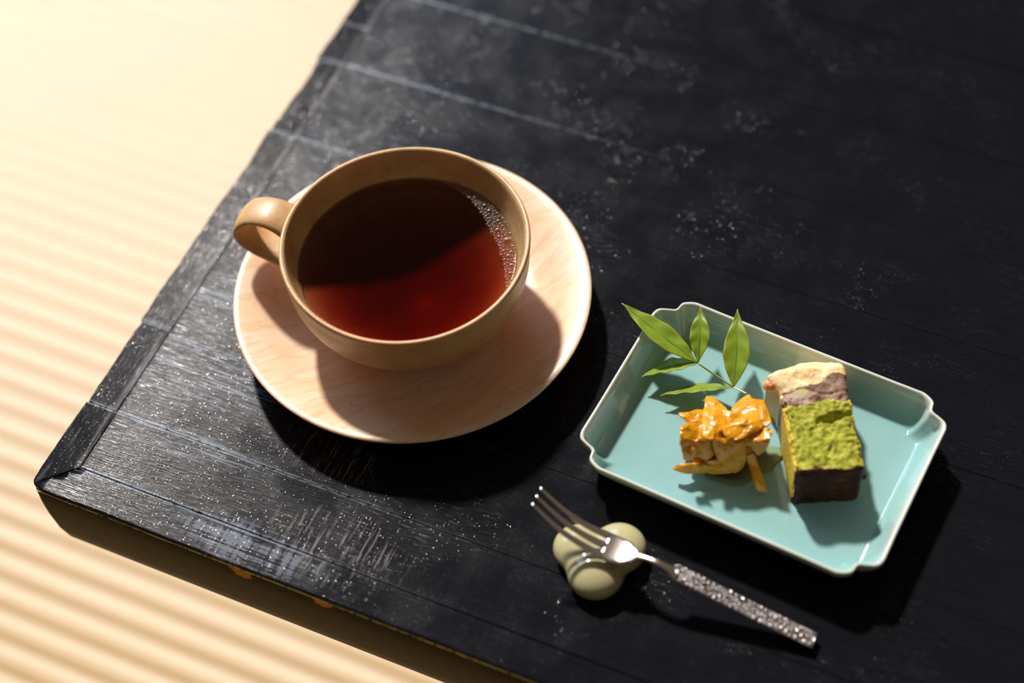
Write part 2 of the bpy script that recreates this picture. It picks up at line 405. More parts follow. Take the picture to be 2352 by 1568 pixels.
# ------------------------------------------------------------------ floor: ribbed rush matting
def build_floor():
    p = .0170; rows = 200; y0 = -.9; x0, x1 = -1.5, 2.0
    prof = [(0, .0032), (.06, .0034), (.18, .0037), (.35, .0039), (.5, .0040), (.65, .0039), (.82, .0037), (.94, .0034)]
    vs, fs = [], []
    for r in range(rows):
        for (t, h) in prof:
            y = y0 + (r + t) * p
            vs += [(x0, y, h - .004), (x1, y, h - .004)]
    n = len(vs) // 2
    for i in range(n - 1): fs.append((2 * i, 2 * i + 1, 2 * i + 3, 2 * i + 2))
    o = mesh('floor', vs, fs, M['floor'])
    o.location = (TO.x, TO.y, FLOOR_Z); o.rotation_euler = (0, 0, PHI)
    o['kind'] = 'structure'
build_floor()

# ------------------------------------------------------------------ table
table = empty('low_table', (TO.x, TO.y, FLOOR_Z), PHI, 'low black lacquered wooden table with worn plank top standing on the straw mat', 'table')
ZT = -FLOOR_Z     # table local z of the top surface
BW = .0152; BT = .0016
def plank_mesh(name, x0, x1, y0, y1, z0, z1, m, nx, ny, bev=.00018, warp=.00012, seed=0, cuts=None, lip=.00004):
    """thin board with rounded arrises and slight warp; cuts: function trimming x by y (mitre)"""
    vs, fs = [], []
    rows = [(0, -1), (0, -.25), (.3, 0), (1, 0)]
    us = [0, bev * .3, bev] + [i * 1.0 for i in []]
    OFF = (0, .00010, .00022, .00045, .00070, .0011)
    def lin(a, b, n): return [a + q for q in OFF] + [a + .0011 + (b - a - .0022) * i / n for i in range(1, n)] + [b - q for q in reversed(OFF)]
    X = lin(x0, x1, nx); Y = lin(y0, y1, ny)
    def drop(c, a, b):
        d = min(c - a, b - c)
        if d >= bev: return 0
        t = 1 - d / bev; return bev * (1 - math.sqrt(max(0, 1 - t * t)))
    for i, x in enumerate(X):
        for j, y in enumerate(Y):
            dz = max(drop(x, x0, x1), drop(y, y0, y1))
            de = min(x - x0, x1 - x, y - y0, y1 - y)
            dz -= lip * math.exp(-((de - .00045) / .00028) ** 2) * (.6 + .8 * noise.noise(Vector((x * 120, y * 120, seed * 3.1))))
            w = warp * noise.noise(Vector((x * 9 + seed * 7.3, y * 30, seed)))
            xx, yy = (cuts(x, y) if cuts else (x, y))
            vs.append((xx, yy, z1 - dz + w))
    ny_ = len(Y); nx_ = len(X)
    for i in range(nx_ - 1):
        for j in range(ny_ - 1):
            a = i * ny_ + j; fs.append((a, a + ny_, a + ny_ + 1, a + 1))
    # skirt
    loop = [i * ny_ for i in range(nx_)] + [(nx_ - 1) * ny_ + j for j in range(1, ny_)] + [i * ny_ + ny_ - 1 for i in range(nx_ - 2, -1, -1)] + [j for j in range(ny_ - 2, 0, -1)]
    base = len(vs)
    for l in loop: v = vs[l]; vs.append((v[0], v[1], z0))
    L = len(loop)
    for q in range(L): fs.append((loop[q], loop[(q + 1) % L], base + (q + 1) % L, base + q))
    fs.append(tuple(range(base, base + L)))
    return mesh(name, vs, fs, m, table)

seams = [BW, .0440, .0860, .1470, .2060, .2555, .3080, .3650, .4200, .4700, .5300, TD - BW]
G = .00003
rnd = random.Random(3)
for i, (a, b) in enumerate(zip(seams, seams[1:])):
    dz = rnd.uniform(-.00016, .00012)
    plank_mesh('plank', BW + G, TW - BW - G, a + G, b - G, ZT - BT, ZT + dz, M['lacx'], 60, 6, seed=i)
def rounded(x, y, r=.0050):
    if x < r and y < r:
        d = math.hypot(r - x, r - y)
        if d > r: return r - (r - x) * r / d, r - (r - y) * r / d
    return x, y
# left border: short boards whose ends meet at the plank seams; outer arris ragged
def rag(x, y, edge=True):
    n = noise.noise(Vector((3.1, y * 60, 0))) * .0006 + noise.noise(Vector((9.1, y * 260, 0))) * .00035
    n += max(0, noise.noise(Vector((5.5, y * 45, 2))) - .25) * .0022
    return n
lseams = [0, .0440, .0885, .1460, .2060, .2550, .2800, .3500, .4150, .4800, .5500, TD]
for i, (a, b) in enumerate(zip(lseams, lseams[1:])):
    step = rnd.uniform(-.0002, .0003)
    def cut(x, y, a=a, b=b, i=i):
        t = 1 - min(1, x / BW)
        if i == 0:     # mitre at the front corner
            if y < BW: y = max(y, x + .0002) if x > 0 else y
        x2 = x + t * (rag(x, y) + (.0008 if i % 3 == 1 else 0))
        return rounded(x2, y)
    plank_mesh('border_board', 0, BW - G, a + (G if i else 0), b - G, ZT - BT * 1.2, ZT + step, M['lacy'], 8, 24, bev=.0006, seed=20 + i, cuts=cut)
def cutf(x, y):
    if x < BW + .001 and y > 0: x = max(x, y + .0002)
    return rounded(x, y - .0004 * noise.noise(Vector((x * 40, 1, 0))) * (1 - y / BW))
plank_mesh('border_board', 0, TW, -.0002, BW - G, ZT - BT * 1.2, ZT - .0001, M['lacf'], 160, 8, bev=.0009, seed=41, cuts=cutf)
plank_mesh('border_board', BW + G, TW, TD - BW + G, TD, ZT - BT * 1.2, ZT, M['lacf'], 60, 6, bev=.0009, seed=42)
plank_mesh('border_board', TW - BW + G, TW, BW, TD - BW - G, ZT - BT * 1.2, ZT, M['lacy'], 6, 60, bev=.0009, seed=43)
# slab below with a rounded underside
def slab():
    r = .0045; secs = []
    prof = [(.0012, -.0019), (.0004, -.0026), (.0000, -.0040), (-.0002, -.012), (0, -.022), (.0008, -.034), (.0022, -.042), (.0048, -.0475), (.0085, -TH)]
    vs, fs = [], []
    for (ins, z) in prof:
        x0, y0, x1, y1 = ins, ins, TW - ins, TD - ins
        pts = []
        for (cx, cy, a0) in ((x0 + r, y0 + r, PI), (x1 - r, y0 + r, 1.5 * PI), (x1 - r, y1 - r, 0), (x0 + r, y1 - r, .5 * PI)):
            for s in range(7): a = a0 + s / 6 * PI / 2; pts.append((cx + r * math.cos(a), cy + r * math.sin(a), ZT + z))
        vs += pts
    n = 28
    for i in range(len(prof) - 1):
        for j in range(n): fs.append((i * n + j, i * n + (j + 1) % n, (i + 1) * n + (j + 1) % n, (i + 1) * n + j))
    fs.append(tuple(range(n))); fs.append(tuple(range((len(prof) - 1) * n, len(prof) * n)))
    return mesh('slab', vs, fs, M['side'], table)
slab()
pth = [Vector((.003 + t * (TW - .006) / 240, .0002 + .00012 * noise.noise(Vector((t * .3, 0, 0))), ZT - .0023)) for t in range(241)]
vs, fs = tube(pth, lambda t: .00050, 6); e = mesh('edge_glint_line', vs, fs, M['edge'], table); e['label'] = 'thin golden reflection painted along the front arris'  # thin rod added to carry the painted arris reflection
for lx, ly in ((.17, .15), (TW - .17, .15), (.17, TD - .15), (TW - .17, TD - .15)):
    vs, fs = [], []
    for z, h in ((ZT - TH, .028), (ZT - TH - .06, .026), (.03, .022), (.001, .024)):
        vs += [(lx + a, ly + b, z) for a, b in ring(h, h, 24, 6)]
    for i in range(3):
        for j in range(24): fs.append((i * 24 + j, i * 24 + (j + 1) % 24, (i + 1) * 24 + (j + 1) % 24, (i + 1) * 24 + j))
    fs += [tuple(range(24)), tuple(range(72, 96))]
    mesh('leg', vs, fs, M['side'], table)

# ------------------------------------------------------------------ saucer
SC = Vector((-.0398, .4479, 0))
sa = smooth_profile([(0, .0072), (.020, .0070), (.040, .0072), (.050, .0082), (.0565, .0108), (.0635, .0150), (.0715, .0178), (.0742, .0182), (.0752, .0176), (.0748, .0162),
                     (.068, .0118), (.058, .0068), (.046, .0036), (.038, .0030), (.0365, .0002), (.0330, .0002), (.0315, .0030), (.0, .0032)], 3)
vs, fs = lathe(sa, 160)
saucer = mesh('saucer', vs, fs, M['saucer']); saucer.location = SC + Vector((0, 0, .0003)); saucer.rotation_euler = (0, 0, .4)
tag(saucer, 'round pale figured wooden saucer under the teacup on the black table', 'saucer')

# ------------------------------------------------------------------ teacup
cup = empty('teacup', SC + Vector((0, 0, .0076)), 0, 'ochre brown glazed teacup with loop handle sitting on the wooden saucer', 'cup')
Z0 = -.0076
cupprof = [(0, .0098), (.007, .0101), (.018, .0128), (.029, .0190), (.0375, .0260), (.0430, .0320), (.0459, .0390), (.0475, .0460), (.0483, .0496),
           (.0490, .0508), (.0500, .0511), (.0507, .0507), (.0509, .0497), (.0506, .0470), (.0502, .0452), (.0502, .0400), (.0492, .0330), (.0462, .0255), (.0405, .0185), (.033, .0135), (.0275, .0115), (.0262, .0100),
           (.0258, .0078), (.0235, .0078), (.0225, .0092), (0, .0092)]
def wob(a, j, r, z):
    return r * (1 + .004 * math.sin(2 * a + .6) + .0025 * math.sin(3 * a)), z + .0003 * math.sin(2 * a + 1) * (z > .04)
cp = smooth_profile(cupprof, 2)
vs, fs = lathe([(r, z + Z0) for r, z in cp], 160, wob)
mesh('bowl', vs, fs, M['cup'], cup)
# strap handle
az = math.radians(157); rd = Vector((math.cos(az), math.sin(az), 0)); sd_ = Vector((-math.sin(az), math.cos(az), 0)); zz = Vector((0, 0, 1))
hp = [(.0488, .0425), (.0530, .0455), (.0600, .0475), (.0680, .0455), (.0735, .0395), (.0745, .0330), (.0700, .0275), (.0620, .0245), (.0530, .0235), (.0470, .0250)]
path = catmull([rd * r + zz * (z + Z0) for r, z in hp], 8)
fr = []
for i, p in enumerate(path):
    t = (path[min(i + 1, len(path) - 1)] - path[max(i - 1, 0)]).normalized(); fr.append((sd_, sd_.cross(t)))
def hsec(i):
    t = i / (len(path) - 1)
    return ring(.0074 + .0022 * abs(2 * t - 1) ** 3, .0021 + .0010 * abs(2 * t - 1) ** 2, 20, 2.3)
vs, fs = sweep(path, fr, hsec); mesh('handle', vs, fs, M['cup'], cup)

# ------------------------------------------------------------------ tea with foam
TEAZ = .0372
inner = []
for r, z in cp:
    if z > TEAZ - .0001: break
    if z > .0099: inner.append((r + .0001, z))
tr = inner[-1][0]
prof = [(0, TEAZ), (tr * .5, TEAZ), (tr - .0014, TEAZ), (tr - .0009, TEAZ + .00002), (tr - .0004, TEAZ + .00012), (tr - .0001, TEAZ + .0004)] + [(r - .0002, z + .0001) for r, z in reversed(inner)] + [(0, .01005)]
vs, fs = lathe([(r, z - TEAZ) for r, z in prof], 128, lambda a, j, r, z: wob(a, j, r, z) if r > .01 else (r, z))
npf = len(prof) - 1
tea = mesh('black_tea', vs, fs, M['tea'])
tea.location = SC + Vector((0, 0, TEAZ)); tag(tea, 'dark reddish brown tea filling the ochre teacup with froth at the right side', 'tea')
def dome(c, r, n=14, m=5):
    vs, fs = [], []
    for i in range(m):
        ph = (i / m) * PI / 2
        for j in range(n): a = 2 * PI * j / n; vs.append((c[0] + r * math.cos(ph) * math.cos(a), c[1] + r * math.cos(ph) * math.sin(a), c[2] + r * .85 * math.sin(ph)))
    vs.append((c[0], c[1], c[2] + r * .85)); t = len(vs) - 1
    for i in range(m - 1):
        for j in range(n): fs.append((i * n + j, i * n + (j + 1) % n, (i + 1) * n + (j + 1) % n, (i + 1) * n + j))
    for j in range(n): fs.append(((m - 1) * n + j, (m - 1) * n + (j + 1) % n, t))
    return vs, fs
rb = random.Random(11); bubbles = []
def width(deg):
    for a, b, w0, w1 in ((-27, -18, .0008, .0034), (-18, 0, .0034, .0068), (0, 22, .0068, .0080), (22, 42, .0080, .0052), (42, 66, .0052, .0012)):
        if a <= deg <= b: return w0 + (w1 - w0) * (deg - a) / (b - a)
    return 0
def place(x, y, r):
    for bx, by, br in bubbles:
        if math.hypot(x - bx, y - by) < (r + br) * .93: return False
    bubbles.append((x, y, r)); return True
for dg, dr, r in ((8.5, .0030, .00190), (-2.5, .0036, .00115), (-9, .0022, .0011), (-14.5, .0020, .0011), (18, .0052, .0012), (38, .0028, .0010), (33, .0032, .0012), (46, .0026, .0010), (13, .0058, .0009), (24, .0030, .0009), (1.5, .0055, .0009), (-5, .0052, .0008)):
    a = math.radians(dg); place((tr - dr) * math.cos(a), (tr - dr) * math.sin(a), r)
nbig = len(bubbles)
for rr, tries in ((.00070, 500), (.00048, 1500), (.00032, 4000), (.00022, 7000)):
    for _ in range(tries):
        dg = rb.uniform(-27, 66); a = math.radians(dg); w = width(dg)
        r = rr * rb.uniform(.8, 1.2); d = rb.uniform(r * .7, max(r * .8, w + r * .3 * rb.random()))
        place((tr - d) * math.cos(a), (tr - d) * math.sin(a), r)
for q in range(60):
    a = math.radians(-143 + rb.uniform(-5, 5)); r = rb.uniform(.00022, .0005); place((tr - rb.uniform(r, .0022)) * math.cos(a), (tr - r * 1.5) * math.sin(a), r)
place((tr - .0026) * math.cos(math.radians(-140)), (tr - .0026) * math.sin(math.radians(-140)), .0011)
for b in bubbles[:nbig]:
    vs, fs = dome((b[0], b[1], .0001), b[2], 24, 8); mesh('bubble', vs, fs, M['bubble'], tea)
V, F = [], []
for b in bubbles[nbig:]:
    vs, fs = dome((b[0], b[1], .0001), b[2], 10, 4); n0 = len(V); V += vs; F += [tuple(i + n0 for i in f) for f in fs]
fo = mesh('froth', V, F, M['bubble'], tea); fo['kind'] = 'stuff'

# ------------------------------------------------------------------ celadon plate
PS = math.radians(-32.479); PC = Vector((.0946, .3645, 0))
def outline(a, b, cx, cy, dep):
    """one quadrant corner from long edge to short edge: ogee notch. a,b half sizes; cx,cy where the notch starts"""
    q = [(cx - .012, b), (cx - .004, b + .0001), (cx, b - .0001), (cx + (a - cx) * .32, b - (b - cy) * .20), (cx + (a - cx) * .50 - dep, b - (b - cy) * .47 - dep * .6), (cx + (a - cx) * .70 - dep * .3, b - (b - cy) * .63 - dep * .3),
         (a - (a - cx) * .10, cy + (b - cy) * .22), (a, cy), (a + .0001, cy - .004), (a, cy - .012)]
    pts = [Vector((x, y, 0)) for x, y in q]
    return catmull(pts, 5)
def full_outline(a, b, cx, cy, dep, ne=16):
    q1 = outline(a, b, cx, cy, dep)
    Q = []
    seqs = [[(p.x, p.y) for p in q1], [(p.x, -p.y) for p in reversed(q1)], [(-p.x, -p.y) for p in q1], [(-p.x, p.y) for p in reversed(q1)]]
    for s in range(4):
        Q += seqs[s]; e0 = seqs[s][-1]; e1 = seqs[(s + 1) % 4][0]
        Q += [(e0[0] + (e1[0] - e0[0]) * t / ne, e0[1] + (e1[1] - e0[1]) * t / ne) for t in range(1, ne)]
    return Q
OUT = full_outline(.0630, .0446, .0500, .0325, .0012)
INN = full_outline(.0530, .0348, .0460, .0290, .0008)
FOOT = full_outline(.0430, .0270, .0380, .0220, .0)
nO = len(OUT)
def lerp2(A, B, t): return [(A[i][0] + (B[i][0] - A[i][0]) * t, A[i][1] + (B[i][1] - A[i][1]) * t) for i in range(nO)]
rings = []; thin = []
def addr(pts, z, th, corner=0):
    for p in pts: rings.append((p[0], p[1], z)); thin.append(th)
ZR = .0186
addr([(x * .985, y * .98) for x, y in FOOT], .0024, .3); addr(FOOT, .0003, .6); addr([(x * 1.03, y * 1.03) for x, y in FOOT], .0003, .6); addr([(x * 1.06, y * 1.06) for x, y in FOOT], .0026, .2)
for t in (.7, .45, .22, .08, .02): addr(lerp2(OUT, INN, t), .0026 + (ZR - .0026) * (1 - t) ** 1.7 - .0022, .35 if t > .08 else .8)
addr(lerp2(OUT, INN, -.01), ZR - .0010, 1); addr(lerp2(OUT, INN, .0), ZR - .0003, 1); addr(lerp2(OUT, INN, .04), ZR, 1); addr(lerp2(OUT, INN, .09), ZR - .0001, 1)
addr(lerp2(OUT, INN, .14), ZR - .0007, .95)
for t, th in ((.19, .8), (.25, .52), (.33, .28), (.44, .12), (.56, .03), (.68, 0), (.80, 0), (.90, 0), (1.0, 0)): addr(lerp2(OUT, INN, t), .0045 + (ZR - .0045 + .0016) * (1 - t) ** 2.0, th)
for s in (.92, .8, .6, .4, .2, .05): addr([(x * s, y * s) for x, y in INN], .0045 - .0003 * (1 - s), 0)
nr = len(rings) // nO; fs = []
for i in range(nr - 1):
    for j in range(nO): fs.append((i * nO + j, i * nO + (j + 1) % nO, (i + 1) * nO + (j + 1) % nO, (i + 1) * nO + j))
fs.append(tuple(range(nO))); fs.append(tuple(range((nr - 1) * nO, nr * nO)))
plate = mesh('sweets_plate', rings, fs, M['celadon'], None, True, None, {'thin': thin})
plate.location = PC; plate.rotation_euler = (0, 0, PS)
tag(plate, 'rectangular pale blue-green celadon plate with notched corners and creamy rim', 'plate')

# ------------------------------------------------------------------ cake slice (lies on its side on the plate)
ca = PS + math.radians(122.7)
cake = empty('cake_slice', (0, 0, 0), 0, 'slice of green matcha cake with pale baked top lying on the celadon plate', 'cake')
cc = PC + Matrix.Rotation(PS, 3, 'Z') @ Vector((.0182, .0110, .0048))
cake.location = cc; cake.rotation_euler = (0, 0, ca - PI / 2)      # local +y = toward the far baked end
CL, CW, CH = .0520, .0262, .0228
def cake_surface():
    bm = bmesh.new()
    nx, ny, nz = 56, 104, 46
    def warp(x, y, z):
        u, v, w = x / (CW / 2), (y + CL / 2) / CL, z / CH
        bul = max(0, min(1, (v - .70) / .18)); bul = bul * bul * (3 - 2 * bul)
        # taper toward the bottom end, bulging crust at the far end overhanging on the left
        sx = 1.0 + .02 * v + bul * (.30 if u < 0 else .02) * math.sin(min(1, max(0, (1.02 - v) / .32)) * PI) ** .6
        X = x * sx; Y = y; Zc = z
        if w > .5: Zc += bul * .0018 * math.sin(PI * max(0, min(1, (1.04 - v) / .34)))
        if v > .86:  # rounded far end
            e = (v - .86) / .14
            Y -= .0040 * e * (abs(u) ** 2.5) * (1.2 if u < 0 else .25); X *= 1 - .12 * e * e
            if w > .5: Zc -= .004 * e ** 3
        P = P0 = Vector((X, Y, Zc))
        n1 = noise.noise(P * 160 + Vector((3, 1, 2))); n2 = noise.noise(P * 360); n3 = noise.noise(P * 900 + Vector((5, 5, 5)))
        sponge = 1 if .03 < v < .66 else .35
        amp = .0008 * n1 + .0011 * n2 * sponge + .0006 * n3 * sponge
        if w > .9 and sponge == 1 and n2 > .28: amp -= .0016 * (n2 - .28) * 3       # crumb holes
        if w > .85:
            d = math.hypot((X - .0050) / .0072 + .5 * noise.noise(P0 * 300), (Y + .0018 - (X - .005) * .15) / .0022 + .5 * noise.noise(P0 * 350 + Vector((4, 4, 4))))
            if d < 1: Zc -= .0052 * (1 - d * d)                                      # torn hollow across the crumb
            d = abs(v - .70 + .03 * u + .02 * math.sin(u * 5)) / .018
            if d < 1: Zc -= .0009 * (1 - d)
        nrm = Vector((u ** 7 if abs(u) <= 1 else 0, (2 * v - 1) ** 9, (2 * w - 1) ** 7))
        if nrm.length > 1e-6: P = Vector((X, Y, Zc)) + nrm.normalized() * amp * min(1, nrm.length * 3)
        # round arrises
        return P
    grid = {}
    def vert(i, j, k):
        key = (i, j, k)
        if key not in grid:
            x, y, z = -CW / 2 + CW * i / nx, -CL / 2 + CL * j / ny, CH * k / nz
            # soft box edges
            r = .0022
            cx = max(-CW / 2 + r, min(CW / 2 - r, x)); cy = max(-CL / 2 + r, min(CL / 2 - r, y)); cz = max(0, min(CH - r, z))
            d = Vector((x - cx, y - cy, z - cz))
            p = Vector((cx, cy, cz)) + (d.normalized() * min(d.length, r) if d.length > 0 else d)
            grid[key] = (bm.verts.new(warp(*p)), (x, y, z))
        return grid[key][0]
    faces = []
    for i in range(nx):
        for j in range(ny):
            for k in (0, nz):
                f = [vert(i, j, k), vert(i + 1, j, k), vert(i + 1, j + 1, k), vert(i, j + 1, k)]; faces.append((f, 'z', i, j, k))
    for j in range(ny):
        for k in range(nz):
            for i in (0, nx): faces.append(([vert(i, j, k), vert(i, j + 1, k), vert(i, j + 1, k + 1), vert(i, j, k + 1)], 'x', i, j, k))
    for i in range(nx):
        for k in range(nz):
            for j in (0, ny): faces.append(([vert(i, j, k), vert(i + 1, j, k), vert(i + 1, j, k + 1), vert(i, j, k + 1)], 'y', i, j, k))
    out = {}
    for f, ax, i, j, k in faces:
        v = (j + .5) / ny; u = (i + .5) / nx * 2 - 1; c = sum((q.co for q in f), Vector()) / 4
        n = noise.noise(c * 230) * .028 + noise.noise(c * 90) * .05
        hump = .10 * (1 - u) * .5        # crust band is deeper on the left
        if ax == 'y' and j == 0: kind = 'base'
        elif v + n < .035: kind = 'base'
        elif v + n > .82 - hump or (ax == 'x' and i == 0 and v > .68): kind = 'crust'
        elif v + n > .60 + .03 * u: kind = 'bean'
        elif ax == 'x' or (ax == 'z' and u + n * 6 < -.93): kind = 'side' if u < 0 else 'side_right'
        else: kind = 'sponge'
        out.setdefault(kind, []).append(f)
    for kind, nm in (('sponge', 'green_sponge'), ('side', 'browned_side'), ('side_right', 'browned_side'), ('bean', 'bean_layer'), ('crust', 'baked_top'), ('base', 'dark_base_crust')):
        idx = {}; vs = []; fs = []
        for f in out.get(kind, []):
            t = []
            for q in f:
                if q not in idx: idx[q] = len(vs); vs.append(q.co.copy())
                t.append(idx[q])
            fs.append(t)
        mesh(nm, vs, fs, M['cake_' + kind.split('_')[0]], cake)
    bm.free()
cake_surface()
# small browned lump on the left of the baked top, tuft of crumbs at lower right
def lump(name, c, r, m, parent, seed=0, sq=(1, 1, 1)):
    bm = bmesh.new(); bmesh.ops.create_icosphere(bm, subdivisions=3, radius=1)
    for v in bm.verts:
        n = 1 + .22 * noise.noise(v.co * 1.6 + Vector((seed, 0, 0))) + .08 * noise.noise(v.co * 5)
        v.co = Vector(c) + Vector((v.co.x * r * sq[0], v.co.y * r * sq[1], v.co.z * r * sq[2])) * n
    vs = [v.co.copy() for v in bm.verts]; fs = [[q.index for q in f.verts] for f in bm.faces]; bm.free()
    return mesh(name, vs, fs, m, parent)
l = lump('browned_lump', (-.0165, .0170, .0200), .0023, m_simple('toasted_lump', (.80, .33, .13), .45), cake, 2); l['label'] = 'toasted orange lump'
lump('crumb', (.0134, -.0235, .0130), .0012, M['cake_base'], cake, 5, (1.4, 1, 1.2))

# ------------------------------------------------------------------ candied peel heap
CAM = Vector((0, 0, CAMZ))
PEEL = {
'upright wedge' : [[0.0745, 0.3812, 0.0204], [0.077, 0.3807, 0.0205], [0.0791, 0.3776, 0.0215], [0.0817, 0.3721, 0.0232], [0.0768, 0.3682, 0.0244], [0.0722, 0.3694, 0.0243], [0.0731, 0.3756, 0.0224]] ,
'left slab' : [[0.062, 0.3644, 0.0253], [0.065, 0.3664, 0.0249], [0.07, 0.3659, 0.0249], [0.0742, 0.3617, 0.0256], [0.0748, 0.3559, 0.0188], [0.0716, 0.3553, 0.0146], [0.0679, 0.3561, 0.0165], [0.0629, 0.3565, 0.0161], [0.0617, 0.3588, 0.0228]] ,
'left tip' : [[0.0624, 0.3724, 0.0238], [0.0661, 0.3724, 0.0237], [0.07, 0.3738, 0.0231], [0.0734, 0.3721, 0.0235], [0.0722, 0.3634, 0.0253], [0.0678, 0.3638, 0.0253], [0.0648, 0.3671, 0.0248]] ,
'mid strip' : [[0.0726, 0.3744, 0.0228], [0.0759, 0.3736, 0.0229], [0.0765, 0.3682, 0.0244], [0.0744, 0.3587, 0.025], [0.0706, 0.3594, 0.0255], [0.0709, 0.3665, 0.0248]] ,
'centre slab' : [[0.0761, 0.3727, 0.0232], [0.0819, 0.3717, 0.0234], [0.0855, 0.3696, 0.024], [0.0871, 0.3619, 0.0253], [0.0851, 0.3577, 0.025], [0.0796, 0.3573, 0.0233], [0.0738, 0.3588, 0.025], [0.0736, 0.3655, 0.0249]] ,
'fold slab' : [[0.0783, 0.3628, 0.0253], [0.0851, 0.367, 0.0245], [0.0916, 0.372, 0.0229], [0.0964, 0.3754, 0.0216], [0.0969, 0.3697, 0.0235], [0.0932, 0.3613, 0.0253], [0.0851, 0.3577, 0.025], [0.0799, 0.3579, 0.0244]] ,
'back slab' : [[0.0831, 0.3724, 0.0231], [0.0868, 0.3773, 0.0213], [0.0913, 0.3808, 0.02], [0.0926, 0.378, 0.0209], [0.0969, 0.3763, 0.0213], [0.0941, 0.37, 0.0235], [0.0886, 0.3678, 0.0243], [0.0839, 0.3682, 0.0243]] ,
'right yellow' : [[0.0944, 0.3735, 0.0224], [0.0965, 0.3741, 0.0221], [0.0974, 0.368, 0.0241], [0.0975, 0.3638, 0.0248], [0.0953, 0.3622, 0.0251], [0.0935, 0.3646, 0.0247]] ,
'lower dark' : [[0.0741, 0.3585, 0.0244], [0.0799, 0.3582, 0.025], [0.0862, 0.3569, 0.0239], [0.0868, 0.354, 0.0157], [0.0855, 0.3527, 0.0106], [0.0822, 0.3523, 0.0083], [0.0788, 0.3536, 0.0113], [0.0754, 0.3553, 0.0165]] ,
'lower right' : [[0.0857, 0.3598, 0.0257], [0.0941, 0.3634, 0.0249], [0.0959, 0.3566, 0.025], [0.0944, 0.3544, 0.0208], [0.0912, 0.354, 0.0173], [0.0886, 0.3555, 0.0217], [0.0859, 0.3564, 0.0228]] ,
'right nub' : [[0.095, 0.3604, 0.0254], [0.0973, 0.3605, 0.0254], [0.0972, 0.3586, 0.0257], [0.0956, 0.3566, 0.025], [0.0939, 0.3571, 0.0255]] ,
'front left' : [[0.0584, 0.3558, 0.0100], [0.0615, 0.3562, 0.0122], [0.0677, 0.3555, 0.0132], [0.0721, 0.3544, 0.012], [0.0716, 0.3534, 0.0084], [0.064, 0.3539, 0.0079], [0.0601, 0.355, 0.0089]] ,
'front mid' : [[0.0693, 0.3551, 0.0131], [0.0755, 0.355, 0.015], [0.0805, 0.3536, 0.012], [0.0811, 0.3524, 0.0084], [0.0741, 0.3529, 0.0077], [0.0699, 0.3538, 0.0092]] ,
'stick' : [[0.0865, 0.3542, 0.0165], [0.0898, 0.3543, 0.0181], [0.0919, 0.3523, 0.0113], [0.0944, 0.3443, 0.0066], [0.0921, 0.3438, 0.0065], [0.0898, 0.3454, 0.0067], [0.0883, 0.3523, 0.0102]] ,
'low yellow' : [[0.0624, 0.3568, 0.0173], [0.0643, 0.3574, 0.0208], [0.0671, 0.3574, 0.0214], [0.0671, 0.3564, 0.0177], [0.0652, 0.3559, 0.0146], [0.0629, 0.3562, 0.015]] ,
}
INFO = {  # lift toward the viewer, bulge, thickness, label
'upright wedge': (-.0005, .0010, .0012, 'pointed wedge of candied citrus standing at the back left of the orange heap'),
'left slab': (.0002, .0022, .0014, 'broad upright orange slice forming the left side of the candied citrus heap'),
'left tip': (-.0012, .0008, .0012, 'sparkling orange slice with pointed corner at the upper left of the heap'),
'mid strip': (.0014, .0010, .0010, 'bright vertical yellow-orange strip of peel left of the heap middle'),
'centre slab': (.0004, .0016, .0014, 'smooth golden slice in the middle of the candied citrus heap'),
'fold slab': (.0022, .0024, .0014, 'large folded orange slice with pale creased edge, topmost on the heap'),
'back slab': (.0000, .0012, .0012, 'glittering orange slice at the back right where the leaf stem ends'),
'right yellow': (.0030, .0010, .0012, 'small deep yellow slice at the right of the heap facing the cake'),
'lower dark': (.0008, .0022, .0014, 'rounded brownish orange slice hanging down the shaded front of the heap'),
'lower right': (.0012, .0016, .0014, 'shaded amber slice at the lower right of the candied heap'),
'right nub': (.0002, .0008, .0012, 'tiny amber scrap of peel poking out on the right of the heap'),
'front left': (.0000, .0014, .0016, 'flat pointed yellow slice lying on the plate at the lower left'),
'front mid': (-.0006, .0012, .0016, 'brown shadowed slice under the front of the candied citrus heap'),
'stick': (.0004, .0014, .0020, 'narrow yellow stick of peel sticking out toward the plate front'),
'low yellow': (.0022, .0006, .0010, 'small folded yellow flap at the lower left of the orange heap'),
}
